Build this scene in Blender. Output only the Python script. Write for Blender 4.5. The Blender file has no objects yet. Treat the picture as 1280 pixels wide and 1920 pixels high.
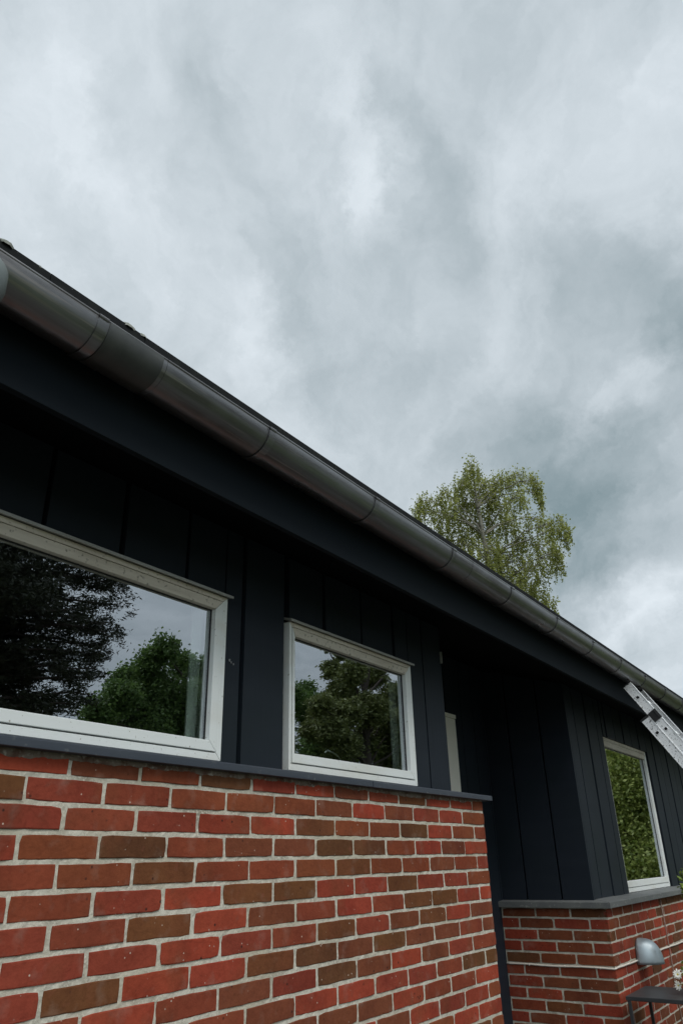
import bpy, math, random
from mathutils import Vector, Matrix, Euler
random.seed(7)
S = bpy.context.scene
COL = S.collection
# ------------------------------------------------------------------ camera
CAM = Vector((-1.14428, -1.74363, -0.18446))
ROT = Euler((2.01532347, 0.02289597, -0.96171691), 'XYZ')
FPX = 1379.37
cd = bpy.data.cameras.new('camera'); cam = bpy.data.objects.new('camera', cd); COL.objects.link(cam)
cam.location = CAM; cam.rotation_euler = ROT
cd.sensor_fit = 'VERTICAL'; cd.sensor_height = 36.0; cd.lens = 36.0 * FPX / 1920.0
cd.clip_start = 0.05; cd.clip_end = 2000
S.camera = cam
RM = ROT.to_matrix()
def ray(x, y): return (RM @ Vector((x - 640, 960 - y, -FPX)))
def on_y(x, y, Y):
    d = ray(x, y); return CAM + d * ((Y - CAM.y) / d.y)
def at_dist(x, y, D):
    return CAM + ray(x, y).normalized() * D
# ------------------------------------------------------------------ world
W = bpy.data.worlds.new('World'); S.world = W; W.use_nodes = True
SUN_EL, SUN_DIR = math.radians(55), Vector((-0.18, -0.55, 0.81)).normalized()
def build_world():
    nt = W.node_tree; nt.nodes.clear(); N = nt.nodes.new; L = nt.links.new
    def math_(op, a, b=None, c=None):
        n = N('ShaderNodeMath'); n.operation = op
        for i, v in enumerate((a, b, c)):
            if v is None: continue
            if isinstance(v, (int, float)): n.inputs[i].default_value = v
            else: L(v, n.inputs[i])
        return n.outputs[0]
    def vdot(a, v):
        n = N('ShaderNodeVectorMath'); n.operation = 'DOT_PRODUCT'; L(a, n.inputs[0]); n.inputs[1].default_value = v
        return n.outputs['Value']
    tc = N('ShaderNodeTexCoord'); d = tc.outputs['Generated']
    # organic distortion of the direction
    n1 = N('ShaderNodeTexNoise'); n1.inputs['Scale'].default_value = 3.4; n1.inputs['Detail'].default_value = 9; n1.inputs['Roughness'].default_value = .66
    L(d, n1.inputs['Vector'])
    s1 = N('ShaderNodeVectorMath'); s1.operation = 'SUBTRACT'; L(n1.outputs['Color'], s1.inputs[0]); s1.inputs[1].default_value = (.5, .5, .5)
    s2 = N('ShaderNodeVectorMath'); s2.operation = 'SCALE'; L(s1.outputs[0], s2.inputs[0]); s2.inputs['Scale'].default_value = .30
    s3 = N('ShaderNodeVectorMath'); s3.operation = 'ADD'; L(d, s3.inputs[0]); L(s2.outputs[0], s3.inputs[1])
    dd = s3.outputs[0]
    # cloud deck: direction projected on a flat layer overhead
    z = math_('ADD', math_('MAXIMUM', vdot(d, (0, 0, 1)), 0.0), 0.16)
    F = (0.82, 0.572, 0); R = (0.572, -0.82, 0)
    a = math_('DIVIDE', vdot(dd, F), z); b = math_('DIVIDE', vdot(dd, R), z)
    cx = N('ShaderNodeCombineXYZ'); L(math_('MULTIPLY', a, 0.36), cx.inputs[0]); L(b, cx.inputs[1])
    n2 = N('ShaderNodeTexNoise'); n2.inputs['Scale'].default_value = 2.3; n2.inputs['Detail'].default_value = 9; n2.inputs['Roughness'].default_value = .56; n2.inputs['Distortion'].default_value = .35
    L(cx.outputs[0], n2.inputs['Vector'])
    n3 = N('ShaderNodeTexNoise'); n3.inputs['Scale'].default_value = 6.0; n3.inputs['Detail'].default_value = 9; n3.inputs['Roughness'].default_value = .6
    L(cx.outputs[0], n3.inputs['Vector'])
    v = math_('MULTIPLY', math_('SUBTRACT', n2.outputs['Fac'], .5), .95)
    v = math_('ADD', v, math_('MULTIPLY', math_('SUBTRACT', n3.outputs['Fac'], .5), 1.0))
    n4 = N('ShaderNodeTexNoise'); n4.inputs['Scale'].default_value = 9; n4.inputs['Detail'].default_value = 8; n4.inputs['Roughness'].default_value = .62; n4.inputs['Distortion'].default_value = .6
    L(d, n4.inputs['Vector'])
    v = math_('ADD', v, math_('MULTIPLY', math_('SUBTRACT', n4.outputs['Fac'], .5), .55))
    # banks of brighter and darker cloud: (px, py, angular size px, amount)
    banks = [(60, 150, 140, .12), (1235, 1130, 45, .45), (1180, 1190, 50, .25), (60, 420, 120, .12), (330, 560, 80, .12), (1080, 330, 60, .1), (220, 260, 90, -.10),
             (1060, 860, 95, -.55), (1170, 960, 100, -.42), (1080, 1050, 65, -.6), (960, 800, 80, -.28), (700, 700, 80, -.10), (1250, 610, 60, -.6), (1000, 560, 70, -.15), (620, 60, 70, .25), (560, 480, 60, -.05), (780, 640, 60, .10)]
    def chain(pts, sz, am, n=4):
        for (x0, y0), (x1, y1) in zip(pts, pts[1:]):
            for q in range(n): banks.append((x0 + (x1 - x0) * q / n, y0 + (y1 - y0) * q / n, sz, am))
    chain([(645, 150), (660, 300), (672, 400), (700, 520)], 30, .20, 3)
    chain([(730, 150), (800, 300), (850, 430), (880, 600)], 42, -.10, 3)
    chain([(430, 420), (510, 590), (560, 740)], 42, -.13, 3)
    chain([(380, 60), (400, 300)], 60, -.12, 3)
    chain([(90, 20), (150, 300), (300, 430)], 55, .13, 3)
    chain([(960, 400), (1030, 240), (1110, 20)], 52, .12, 3)
    chain([(1285, 180), (1200, 440)], 34, .14, 3)
    chain([(1070, 450), (1200, 590)], 55, -.17, 3)
    chain([(1050, 745), (1170, 700), (1280, 700)], 34, .22, 3)
    chain([(420, 540), (470, 650), (470, 740)], 34, .14, 3)
    for (px, py, sz, am) in banks:
        u = ray(px, py).normalized(); k = 1.0 / (sz / FPX) ** 2 * ((u.dot(RM @ Vector((0, 0, -1)))) ** -2) * .8
        e = math_('POWER', math.e, math_('MULTIPLY', math_('SUBTRACT', vdot(nrm(nt, dd), tuple(u)), 1.0), k))
        v = math_('ADD', v, math_('MULTIPLY', e, am * .78))
    v = math_('ADD', math_('MULTIPLY', v, .68), .675)
    cr = N('ShaderNodeValToRGB'); L(v, cr.inputs[0])
    e = cr.color_ramp.elements; e[0].position = 0.05; e[0].color = (.235, .312, .338, 1); e[1].position = 1.0; e[1].color = (.80, .87, .925, 1)
    m = e.new(.5); m.color = (.475, .545, .585, 1)
    # overcast luminance: brighter overhead and on the side of the hidden sun (behind the camera)
    hi = math_('MULTIPLY', math_('POWER', math_('MAXIMUM', math_('SUBTRACT', vdot(d, (-.38, -.50, .78)), .55), 0), 1.3), 5.5)
    lum = math_('ADD', hi, 1.0)
    # overcast skies fall off towards the horizon
    hz = N('ShaderNodeMapRange'); hz.interpolation_type = 'SMOOTHSTEP'; L(vdot(d, (0, -.25, 1)), hz.inputs[0]); hz.inputs[1].default_value = .0; hz.inputs[2].default_value = .52; hz.inputs[3].default_value = .35; hz.inputs[4].default_value = 1
    fr = N('ShaderNodeMapRange'); L(vdot(d, (0, 1, 0)), fr.inputs[0]); fr.inputs[1].default_value = -.1; fr.inputs[2].default_value = .1
    lum = math_('MULTIPLY', lum, math_('MAXIMUM', hz.outputs[0], fr.outputs[0]))
    mul = N('ShaderNodeVectorMath'); mul.operation = 'SCALE'; L(cr.outputs[0], mul.inputs[0]); L(lum, mul.inputs['Scale'])
    sky = N('ShaderNodeTexSky'); sky.sky_type = 'NISHITA'; sky.sun_disc = False; sky.sun_elevation = SUN_EL
    sky.sun_rotation = math.atan2(SUN_DIR.x, SUN_DIR.y)
    sk = N('ShaderNodeVectorMath'); sk.operation = 'SCALE'; L(sky.outputs[0], sk.inputs[0]); sk.inputs['Scale'].default_value = .10
    mix = N('ShaderNodeMix'); mix.data_type = 'RGBA'; mix.inputs[0].default_value = .94
    L(sk.outputs[0], mix.inputs[6]); L(mul.outputs[0], mix.inputs[7])
    bg = N('ShaderNodeBackground'); L(mix.outputs[2], bg.inputs[0]); bg.inputs[1].default_value = 1.0
    o = N('ShaderNodeOutputWorld'); L(bg.outputs[0], o.inputs[0])
_nc = {}
def nrm(nt, s):
    if 'n' not in _nc:
        n = nt.nodes.new('ShaderNodeVectorMath'); n.operation = 'NORMALIZE'; nt.links.new(s, n.inputs[0]); _nc['n'] = n.outputs[0]
    return _nc['n']
build_world()
sd = bpy.data.lights.new('sun', 'SUN'); sd.energy = 1.5; sd.angle = math.radians(26); sd.color = (1, .97, .92)
sun = bpy.data.objects.new('sun', sd); COL.objects.link(sun)
sun.rotation_euler = SUN_DIR.to_track_quat('Z', 'Y').to_euler()
S.view_settings.view_transform = 'Standard'; S.view_settings.look = 'None'; S.view_settings.gamma = 1; S.view_settings.exposure = 0
S.view_settings.use_curve_mapping = False
S.cycles.max_bounces = 10; S.cycles.transparent_max_bounces = 16

# ------------------------------------------------------------------ materials
def mat(name, base=(.5, .5, .5), rough=.6, metal=0, spec=.5, noise=None, bump=None, rough_var=None):
    """noise = (scale, amount, colour) mottling; bump = (scale, strength, distance)"""
    m = bpy.data.materials.new(name); m.use_nodes = True; nt = m.node_tree
    p = nt.nodes['Principled BSDF']; p.inputs['Base Color'].default_value = (*base, 1)
    p.inputs['Roughness'].default_value = rough; p.inputs['Metallic'].default_value = metal
    p.inputs['Specular IOR Level'].default_value = spec
    tc = nt.nodes.new('ShaderNodeTexCoord')
    if noise:
        cur = None
        for (sc, lo, hi, c) in noise:
            n = nt.nodes.new('ShaderNodeTexNoise'); n.inputs['Detail'].default_value = 6
            if isinstance(sc, tuple):
                mp = nt.nodes.new('ShaderNodeMapping'); mp.inputs['Scale'].default_value = sc; nt.links.new(tc.outputs['Object'], mp.inputs[0]); nt.links.new(mp.outputs[0], n.inputs['Vector']); n.inputs['Scale'].default_value = 1
            else:
                n.inputs['Scale'].default_value = sc; nt.links.new(tc.outputs['Object'], n.inputs['Vector'])
            r = nt.nodes.new('ShaderNodeMapRange'); r.inputs[1].default_value = lo; r.inputs[2].default_value = hi
            nt.links.new(n.outputs['Fac'], r.inputs[0])
            mx = nt.nodes.new('ShaderNodeMix'); mx.data_type = 'RGBA'
            nt.links.new(r.outputs[0], mx.inputs[0])
            if cur is None: mx.inputs[6].default_value = (*base, 1)
            else: nt.links.new(cur, mx.inputs[6])
            mx.inputs[7].default_value = (*c, 1); cur = mx.outputs[2]
        nt.links.new(cur, p.inputs['Base Color'])
    if rough_var:
        n = nt.nodes.new('ShaderNodeTexNoise'); n.inputs['Scale'].default_value = rough_var[0]; n.inputs['Detail'].default_value = 5
        nt.links.new(tc.outputs['Object'], n.inputs['Vector'])
        r = nt.nodes.new('ShaderNodeMapRange'); r.inputs[1].default_value = .3; r.inputs[2].default_value = .7
        r.inputs[3].default_value = rough_var[1]; r.inputs[4].default_value = rough_var[2]
        nt.links.new(n.outputs['Fac'], r.inputs[0]); nt.links.new(r.outputs[0], p.inputs['Roughness'])
    if bump:
        n = nt.nodes.new('ShaderNodeTexNoise'); n.inputs['Scale'].default_value = bump[0]; n.inputs['Detail'].default_value = 7
        if len(bump) > 3:
            mp = nt.nodes.new('ShaderNodeMapping'); mp.inputs['Scale'].default_value = bump[3]; nt.links.new(tc.outputs['Object'], mp.inputs[0]); nt.links.new(mp.outputs[0], n.inputs['Vector'])
        else: nt.links.new(tc.outputs['Object'], n.inputs['Vector'])
        b = nt.nodes.new('ShaderNodeBump'); b.inputs['Strength'].default_value = bump[1]; b.inputs['Distance'].default_value = bump[2]
        nt.links.new(n.outputs['Fac'], b.inputs['Height']); nt.links.new(b.outputs[0], p.inputs['Normal'])
    return m

NAVY = mat('navy_paint', (.0135, .0185, .027), .55, spec=.22, noise=[((3, 3, 14), .35, .75, (.0175, .023, .032)), (2.2, .45, .8, (.012, .018, .022))], bump=(1, .25, .003, (60, 60, 4)))
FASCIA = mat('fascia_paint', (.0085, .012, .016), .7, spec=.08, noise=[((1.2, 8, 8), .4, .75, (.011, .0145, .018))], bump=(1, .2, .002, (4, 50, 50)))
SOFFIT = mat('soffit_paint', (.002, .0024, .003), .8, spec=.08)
SILL = mat('sill_metal', (.058, .068, .088), .42, .35, noise=[((3, 30, 30), .4, .8, (.078, .088, .105)), (40, .62, .72, (.12, .13, .14))], bump=(6, .1, .002))
SLATE = mat('sill_slate', (.115, .12, .12), .6, .0, noise=[((5, 12, 12), .4, .75, (.16, .165, .155)), (60, .62, .7, (.26, .26, .24))], bump=(60, .2, .001))
WHITE = mat('white_frame', (.79, .81, .79), .42, noise=[((3, 8, 9), .5, .78, (.70, .69, .63)), (90, .66, .72, (.42, .40, .35))], bump=(50, .04, .001))
WHITE_TOP = mat('white_frame_eave_shade', (.66, .60, .51), .5, noise=[((4, 10, 30), .42, .7, (.50, .44, .36)), (70, .60, .70, (.24, .21, .17))], bump=(60, .08, .001))  # top members: eave shade put into a darker, warmer, speckled white
ALU_TRIM = mat('drip_trim', (.46, .46, .44), .42, .4, noise=[((5, 20, 20), .5, .75, (.34, .32, .28))])
RUBBER = mat('black_rubber', (.012, .012, .013), .6)
DARK = mat('dark_gap', (.004, .004, .005), .9)
GUTTER = mat('gutter_steel', (.25, .255, .265), .34, .88, noise=[((1.2, 30, 30), .42, .64, (.145, .14, .14)), ((9, 9, 9), .5, .75, (.23, .23, .235)), ((3, 70, 70), .60, .72, (.34, .32, .31))], rough_var=(7, .26, .42), bump=(1, .06, .002, (2, 90, 90)))
GUTTER_OLD = mat('gutter_joint', (.07, .074, .075), .5, .6, noise=[(12, .4, .7, (.10, .104, .10))])
PIPE = mat('downpipe_zinc', (.19, .215, .21), .55, .5, noise=[(12, .4, .7, (.24, .26, .25))])
TILE = mat('roof_tile', (.012, .013, .014), .85, spec=.1, noise=[(18, .5, .7, (.02, .022, .02))], bump=(40, .4, .004))
MOSS = mat('moss', (.13, .14, .12), .95, noise=[(60, .4, .7, (.30, .30, .27))], bump=(90, .6, .004))
ALU = mat('ladder_aluminium', (.88, .88, .885), .5, .05, noise=[((12, 8, 8), .45, .75, (.72, .73, .74)), (85, .61, .64, (.12, .12, .12)), (210, .64, .67, (.16, .155, .15)), (34, .69, .71, (.17, .165, .16))], bump=(30, .06, .001))
GALV = mat('galvanised_lamp', (.34, .39, .41), .40, .55, noise=[(14, .4, .7, (.42, .47, .49))], rough_var=(20, .32, .5))
CABLEM = mat('cable_sheath', (.68, .62, .54), .6)
TABLE = mat('table_steel', (.05, .052, .055), .42, .1, noise=[(9, .4, .7, (.036, .037, .039))])
CURTAIN = mat('curtain_cloth', (.78, .84, .80), .9)
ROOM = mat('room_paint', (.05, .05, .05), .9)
CHROME = mat('chrome', (.7, .7, .7), .15, 1)
CERAM = mat('terracotta_glazed', (.30, .30, .29), .4)
BARK = mat('bark', (.07, .055, .045), .9, bump=(20, .6, .01))
BIRCHBARK = mat('birch_bark', (.28, .26, .22), .8, noise=[((4, 4, 14), .56, .62, (.06, .05, .045))])
PAVE = mat('paving', (.085, .078, .07), .9, noise=[(3, .4, .7, (.06, .056, .05))], bump=(30, .3, .01))

def leaf_mat(name, dark, light, trans=.35):
    m = bpy.data.materials.new(name); m.use_nodes = True; nt = m.node_tree; nt.nodes.clear()
    g = nt.nodes.new('ShaderNodeNewGeometry'); mx = nt.nodes.new('ShaderNodeMix'); mx.data_type = 'RGBA'
    nt.links.new(g.outputs['Random Per Island'], mx.inputs[0]); mx.inputs[6].default_value = (*dark, 1); mx.inputs[7].default_value = (*light, 1)
    p = nt.nodes.new('ShaderNodeBsdfPrincipled'); p.inputs['Roughness'].default_value = .55
    t = nt.nodes.new('ShaderNodeBsdfTranslucent'); s = nt.nodes.new('ShaderNodeMixShader'); s.inputs[0].default_value = trans
    o = nt.nodes.new('ShaderNodeOutputMaterial')
    nt.links.new(mx.outputs[2], p.inputs['Base Color']); nt.links.new(mx.outputs[2], t.inputs[0])
    nt.links.new(p.outputs[0], s.inputs[1]); nt.links.new(t.outputs[0], s.inputs[2]); nt.links.new(s.outputs[0], o.inputs[0])
    return m
L_BIRCH = leaf_mat('birch_leaf', (.15, .175, .035), (.42, .44, .13), .5)
L_PINE = leaf_mat('pine_needle', (.020, .028, .014), (.050, .056, .026), .1)
L_DECID = leaf_mat('maple_leaf', (.065, .125, .03), (.17, .26, .07), .4)
L_OLIVE = leaf_mat('spruce_needle', (.10, .125, .035), (.23, .26, .085), .2)
L_HEDGE = leaf_mat('hedge_leaf', (.13, .19, .03), (.42, .46, .13), .4)
L_PLANT = leaf_mat('plant_leaf', (.12, .19, .03), (.34, .42, .09), .3)
PETAL = mat('petal', (.80, .78, .70), .6)
YOLK = mat('daisy_centre', (.55, .42, .06), .8)

def glass_mat():
    m = bpy.data.materials.new('window_glass'); m.use_nodes = True; nt = m.node_tree; nt.nodes.clear()
    N = nt.nodes.new
    fr = N('ShaderNodeFresnel'); fr.inputs['IOR'].default_value = 1.5
    r = N('ShaderNodeMapRange'); r.inputs[1].default_value = .03; r.inputs[2].default_value = .6; r.inputs[3].default_value = .45; r.inputs[4].default_value = .92
    nt.links.new(fr.outputs[0], r.inputs[0])
    gl = N('ShaderNodeBsdfGlossy'); gl.inputs['Roughness'].default_value = .0; gl.inputs['Color'].default_value = (.90, .95, 1, 1)
    gt = N('ShaderNodeTexCoord'); gn = N('ShaderNodeTexNoise'); gn.inputs['Scale'].default_value = 2.2; gn.inputs['Detail'].default_value = 1; nt.links.new(gt.outputs['Object'], gn.inputs['Vector'])
    gb = N('ShaderNodeBump'); gb.inputs['Strength'].default_value = .07; gb.inputs['Distance'].default_value = .004; nt.links.new(gn.outputs['Fac'], gb.inputs['Height']); nt.links.new(gb.outputs[0], gl.inputs['Normal'])
    tr = N('ShaderNodeBsdfTransparent'); tr.inputs[0].default_value = (.93, .97, .95, 1)
    ge = N('ShaderNodeNewGeometry'); inv = N('ShaderNodeMath'); inv.operation = 'SUBTRACT'; inv.inputs[0].default_value = 1; nt.links.new(ge.outputs['Backfacing'], inv.inputs[1])
    mu = N('ShaderNodeMath'); mu.operation = 'MULTIPLY'; nt.links.new(r.outputs[0], mu.inputs[0]); nt.links.new(inv.outputs[0], mu.inputs[1])
    s = N('ShaderNodeMixShader'); nt.links.new(mu.outputs[0], s.inputs[0]); nt.links.new(tr.outputs[0], s.inputs[1]); nt.links.new(gl.outputs[0], s.inputs[2])
    o = N('ShaderNodeOutputMaterial'); nt.links.new(s.outputs[0], o.inputs[0])
    return m
GLASS = glass_mat()

def brick_mats():
    m = bpy.data.materials.new('brick'); m.use_nodes = True; nt = m.node_tree; N = nt.nodes.new; L = nt.links.new
    p = nt.nodes['Principled BSDF']; p.inputs['Roughness'].default_value = .85; p.inputs['Specular IOR Level'].default_value = .12
    a = N('ShaderNodeAttribute'); a.attribute_name = 'tone'
    tc = N('ShaderNodeTexCoord')
    def noise(sc, det=5, vec=None):
        n = N('ShaderNodeTexNoise'); n.inputs['Scale'].default_value = sc; n.inputs['Detail'].default_value = det; L(vec or tc.outputs['Object'], n.inputs['Vector']); return n.outputs['Fac']
    def rng(v, lo, hi, a_=0, b_=1):
        r = N('ShaderNodeMapRange'); r.inputs[1].default_value = lo; r.inputs[2].default_value = hi; r.inputs[3].default_value = a_; r.inputs[4].default_value = b_; L(v, r.inputs[0]); return r.outputs[0]
    def mixc(f, a_, b_, mode='MIX'):
        n = N('ShaderNodeMix'); n.data_type = 'RGBA'; n.blend_type = mode
        if isinstance(f, float): n.inputs[0].default_value = f
        else: L(f, n.inputs[0])
        for i, v in ((6, a_), (7, b_)):
            if isinstance(v, tuple): n.inputs[i].default_value = v
            else: L(v, n.inputs[i])
        return n.outputs[2]
    c = mixc(rng(noise(9), .35, .7, 0, .5), a.outputs['Color'], (.60, .55, .6, 1), 'MULTIPLY')
    c = mixc(rng(noise(6.5, 4), .5, .68, 0, .5), c, (.17, .055, .026, 1))
    c = mixc(rng(noise(55), .45, .75, 0, .40), c, (.55, .48, .46, 1), 'MULTIPLY')
    c = mixc(rng(noise(26, 3), .62, .72, 0, .35), c, (.22, .075, .05, 1))
    c = mixc(rng(noise(15, 6), .56, .76, 0, .17), c, (.40, .33, .27, 1))
    c = mixc(rng(noise(3.1, 5), .50, .64, 0, .42), c, (.60, .50, .55, 1), 'MULTIPLY')
    vo = N('ShaderNodeTexVoronoi'); vo.inputs['Scale'].default_value = 46; L(tc.outputs['Object'], vo.inputs['Vector'])
    msk = N('ShaderNodeMath'); msk.operation = 'MULTIPLY'; L(rng(vo.outputs['Distance'], .07, .13, 1, 0), msk.inputs[0]); L(rng(noise(11, 2), .54, .60), msk.inputs[1])
    c = mixc(msk.outputs[0], c, (.52, .42, .34, 1))
    vo2 = N('ShaderNodeTexVoronoi'); vo2.inputs['Scale'].default_value = 30; L(tc.outputs['Object'], vo2.inputs['Vector'])
    msk2 = N('ShaderNodeMath'); msk2.operation = 'MULTIPLY'; L(rng(vo2.outputs['Distance'], .07, .15, 1, 0), msk2.inputs[0]); L(rng(noise(8, 2), .52, .58), msk2.inputs[1])
    c = mixc(msk2.outputs[0], c, (.05, .02, .015, 1))
    L(c, p.inputs['Base Color'])
    b = N('ShaderNodeBump'); b.inputs['Strength'].default_value = .55; b.inputs['Distance'].default_value = .002; L(noise(120, 6), b.inputs['Height'])
    b2 = N('ShaderNodeBump'); b2.inputs['Strength'].default_value = .6; b2.inputs['Distance'].default_value = .006; L(noise(16, 3), b2.inputs['Height']); L(b.outputs[0], b2.inputs['Normal'])
    L(b2.outputs[0], p.inputs['Normal'])
    mo = mat('mortar', (.54, .51, .43), .95, noise=[(28, .38, .66, (.40, .37, .30)), (9, .55, .75, (.26, .22, .17)), (140, .5, .68, (.60, .56, .47)), (4, .45, .7, (.42, .38, .29))], bump=(70, .9, .004))
    return m, mo
BRICK, MORTAR = brick_mats()

# ------------------------------------------------------------------ mesh helpers
class MB:
    def __init__(s): s.v = []; s.f = []; s.m = []; s.c = []
    def add(s, vs, fs, m=0, col=None):
        o = len(s.v); s.v += [tuple(v) for v in vs]; s.f += [tuple(i + o for i in f) for f in fs]; s.m += [m] * len(fs)
        s.c += [col or (1, 1, 1)] * len(fs)
    def box(s, x0, x1, y0, y1, z0, z1, m=0):
        s.add([(x0, y0, z0), (x1, y0, z0), (x1, y1, z0), (x0, y1, z0), (x0, y0, z1), (x1, y0, z1), (x1, y1, z1), (x0, y1, z1)],
              [(0, 3, 2, 1), (4, 5, 6, 7), (0, 1, 5, 4), (1, 2, 6, 5), (2, 3, 7, 6), (3, 0, 4, 7)], m)
    def prism(s, prof, x0, x1, m=0):
        """closed (y,z) profile swept along x"""
        n = len(prof); vs = [(x0, y, z) for y, z in prof] + [(x1, y, z) for y, z in prof]
        s.add(vs, [(i, (i + 1) % n, n + (i + 1) % n, n + i) for i in range(n)] + [tuple(range(n))[::-1], tuple(range(n, 2 * n))], m)
    def tube(s, pts, rads, seg=8, m=0, cap=True):
        pts = [Vector(p) for p in pts]; rings = []
        vs = []
        for i, p in enumerate(pts):
            t = (pts[min(i + 1, len(pts) - 1)] - pts[max(i - 1, 0)]).normalized()
            up = Vector((0, 0, 1)) if abs(t.z) < .9 else Vector((1, 0, 0))
            a = t.cross(up).normalized(); b = t.cross(a)
            r = rads[i] if isinstance(rads, (list, tuple)) else rads
            vs += [p + (a * math.cos(2 * math.pi * k / seg) + b * math.sin(2 * math.pi * k / seg)) * r for k in range(seg)]
        fs = []
        for i in range(len(pts) - 1):
            for k in range(seg):
                fs.append((i * seg + k, i * seg + (k + 1) % seg, (i + 1) * seg + (k + 1) % seg, (i + 1) * seg + k))
        if cap: fs += [tuple(range(seg))[::-1], tuple(range((len(pts) - 1) * seg, len(pts) * seg))]
        s.add(vs, fs, m)
    def lathe(s, prof, axis_o, seg=24, m=0):
        """prof: (r, z) pairs about vertical axis through axis_o"""
        ox, oy, oz = axis_o; vs = []
        for r, z in prof: vs += [(ox + r * math.cos(2 * math.pi * k / seg), oy + r * math.sin(2 * math.pi * k / seg), oz + z) for k in range(seg)]
        fs = [(i * seg + k, i * seg + (k + 1) % seg, (i + 1) * seg + (k + 1) % seg, (i + 1) * seg + k) for i in range(len(prof) - 1) for k in range(seg)]
        s.add(vs, fs, m)
    def build(s, name, mats, parent=None, smooth=False, bevel=0, colattr=False):
        me = bpy.data.meshes.new(name); me.from_pydata(s.v, [], s.f)
        if not isinstance(mats, (list, tuple)): mats = [mats]
        for q in mats: me.materials.append(q)
        if len(mats) > 1: me.polygons.foreach_set('material_index', s.m)
        if smooth: me.polygons.foreach_set('use_smooth', [True] * len(s.f))
        if colattr:
            at = me.attributes.new('tone', 'FLOAT_COLOR', 'FACE'); buf = []
            for c in s.c: buf += [c[0], c[1], c[2], 1]
            at.data.foreach_set('color', buf)
        me.update()
        o = bpy.data.objects.new(name, me); COL.objects.link(o)
        if parent: o.parent = parent
        if bevel:
            b = o.modifiers.new('bevel', 'BEVEL'); b.width = bevel; b.segments = 2; b.limit_method = 'ANGLE'
        return o
def thing(name, label, cat, loc=(0, 0, 0), group=None):
    o = bpy.data.objects.new(name, None); COL.objects.link(o); o.location = loc; o.empty_display_size = .1
    return tag(o, label, cat, group)
def tag(o, label, cat, group=None):
    o['label'] = label; o['category'] = cat
    if group: o['group'] = group
    return o
def structure(o): o['kind'] = 'structure'; return o
GROUND = -1.66

# ------------------------------------------------------------------ ground
g = MB(); g.add([(-600, -600, GROUND), (600, -600, GROUND), (600, 600, GROUND), (-600, 600, GROUND)], [(0, 1, 2, 3)])
GR = mat('lawn', (.06, .085, .03), .95, noise=[(.6, .4, .7, (.085, .10, .045)), (8, .4, .7, (.045, .065, .02))], bump=(30, .8, .03))
structure(g.build('lawn', GR))
g = MB(); g.box(-6, 12, -3.4, 0.7, GROUND - .05, GROUND + .03)
structure(g.build('patio', PAVE))

# ------------------------------------------------------------------ house
house = thing('brick_house', 'low house with red brick base, navy board cladding, white windows and a long dark eave', 'house', (2.5, .1, GROUND))
OFF = Vector((-2.5, -.1, -GROUND))
def hb(mb, name, mats, parent=None, **k):
    """build in world coordinates as a child of the house"""
    o = mb.build(name, mats, parent or house, **k)
    if parent is None: o.location = OFF
    return o

PAL = {'R': [(.285, .052, .029), (.315, .057, .030), (.25, .050, .029)], 'M': [(.225, .063, .028), (.235, .056, .028), (.185, .057, .028)], 'D': [(.150, .062, .024), (.165, .062, .026), (.130, .056, .025)]}
def tone(ch):
    c = random.choice(PAL[ch]); k = random.uniform(.92, 1.1)
    return tuple(x * k * random.uniform(.97, 1.03) for x in c)
def brick(mb, P, u0, u1, w0, w1, col, rough=1.0, lite=False):
    """front face between u0..u1 (along), w0..w1 (up); P(u, w, depth) -> world; depth negative = proud"""
    nl, nh = (max(2, int((u1 - u0) / .03)), 3) if not lite else (1, 1)
    jit = lambda a: random.uniform(-a, a) * rough
    c = .0015 + random.random() ** 4 * .010
    out = []
    tilt = jit(.0006); dz = jit(.0008); ph = random.random() * 6
    for i in range(nl + 1): out.append((u0 + (u1 - u0) * i / nl, w0 + math.sin(ph + i) * .0006, 0 if 0 < i < nl else 1))
    for j in range(1, nh): out.append((u1, w0 + (w1 - w0) * j / nh, 0))
    for i in range(nl, -1, -1): out.append((u0 + (u1 - u0) * i / nl, w1 + math.sin(ph + 2 + i) * .0006, 0 if 0 < i < nl else 1))
    for j in range(nh - 1, 0, -1): out.append((u0, w0 + (w1 - w0) * j / nh, 0))
    um, wm = (u0 + u1) / 2, (w0 + w1) / 2
    pts = []
    for (u, w, corner) in out:
        c = .0012 + random.random() ** 4 * .0065
        if corner: u += (c if u < um else -c) * .6; w += (c if w < wm else -c) * .5
        pts.append((u + jit(.0008), w + dz + tilt * (u - um) / .1 + jit(.0007)))
    pr = jit(.0013)
    rings = []
    for (ins, dep) in ((0, .02), (0, .0018), (.0008, .0006), (.0028, 0)):
        r = []
        for (u, w) in pts:
            uu = u + (ins if u < um else -ins); ww = w + (ins if w < wm else -ins)
            r.append(P(uu, ww, dep + pr + (jit(.0004) if dep < .01 else 0)))
        rings.append(r)
    n = len(pts); vs = [v for r in rings for v in r]; fs = []
    for k in range(len(rings) - 1):
        fs += [(k * n + i, k * n + (i + 1) % n, (k + 1) * n + (i + 1) % n, (k + 1) * n + i) for i in range(n)]
    fs.append(tuple((len(rings) - 1) * n + i for i in range(n)))
    mb.add(vs, fs, 0, col)
ROWS = {1: 'DRMMMMMRMRRM', 2: 'RMRRRDMMDRMM', 3: 'RMDMMMDDMRMR', 4: 'MMDMMMDMMMMR', 5: 'RMRRDDRRDRRM', 6: 'RMDRMMRMDDRR', 7: 'RRRRRMDRMDRM', 8: 'RDRRDDMDMMMM', 9: 'RMRMMRDMRMRM'}
HB, MJ = .0667, .0115
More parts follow.
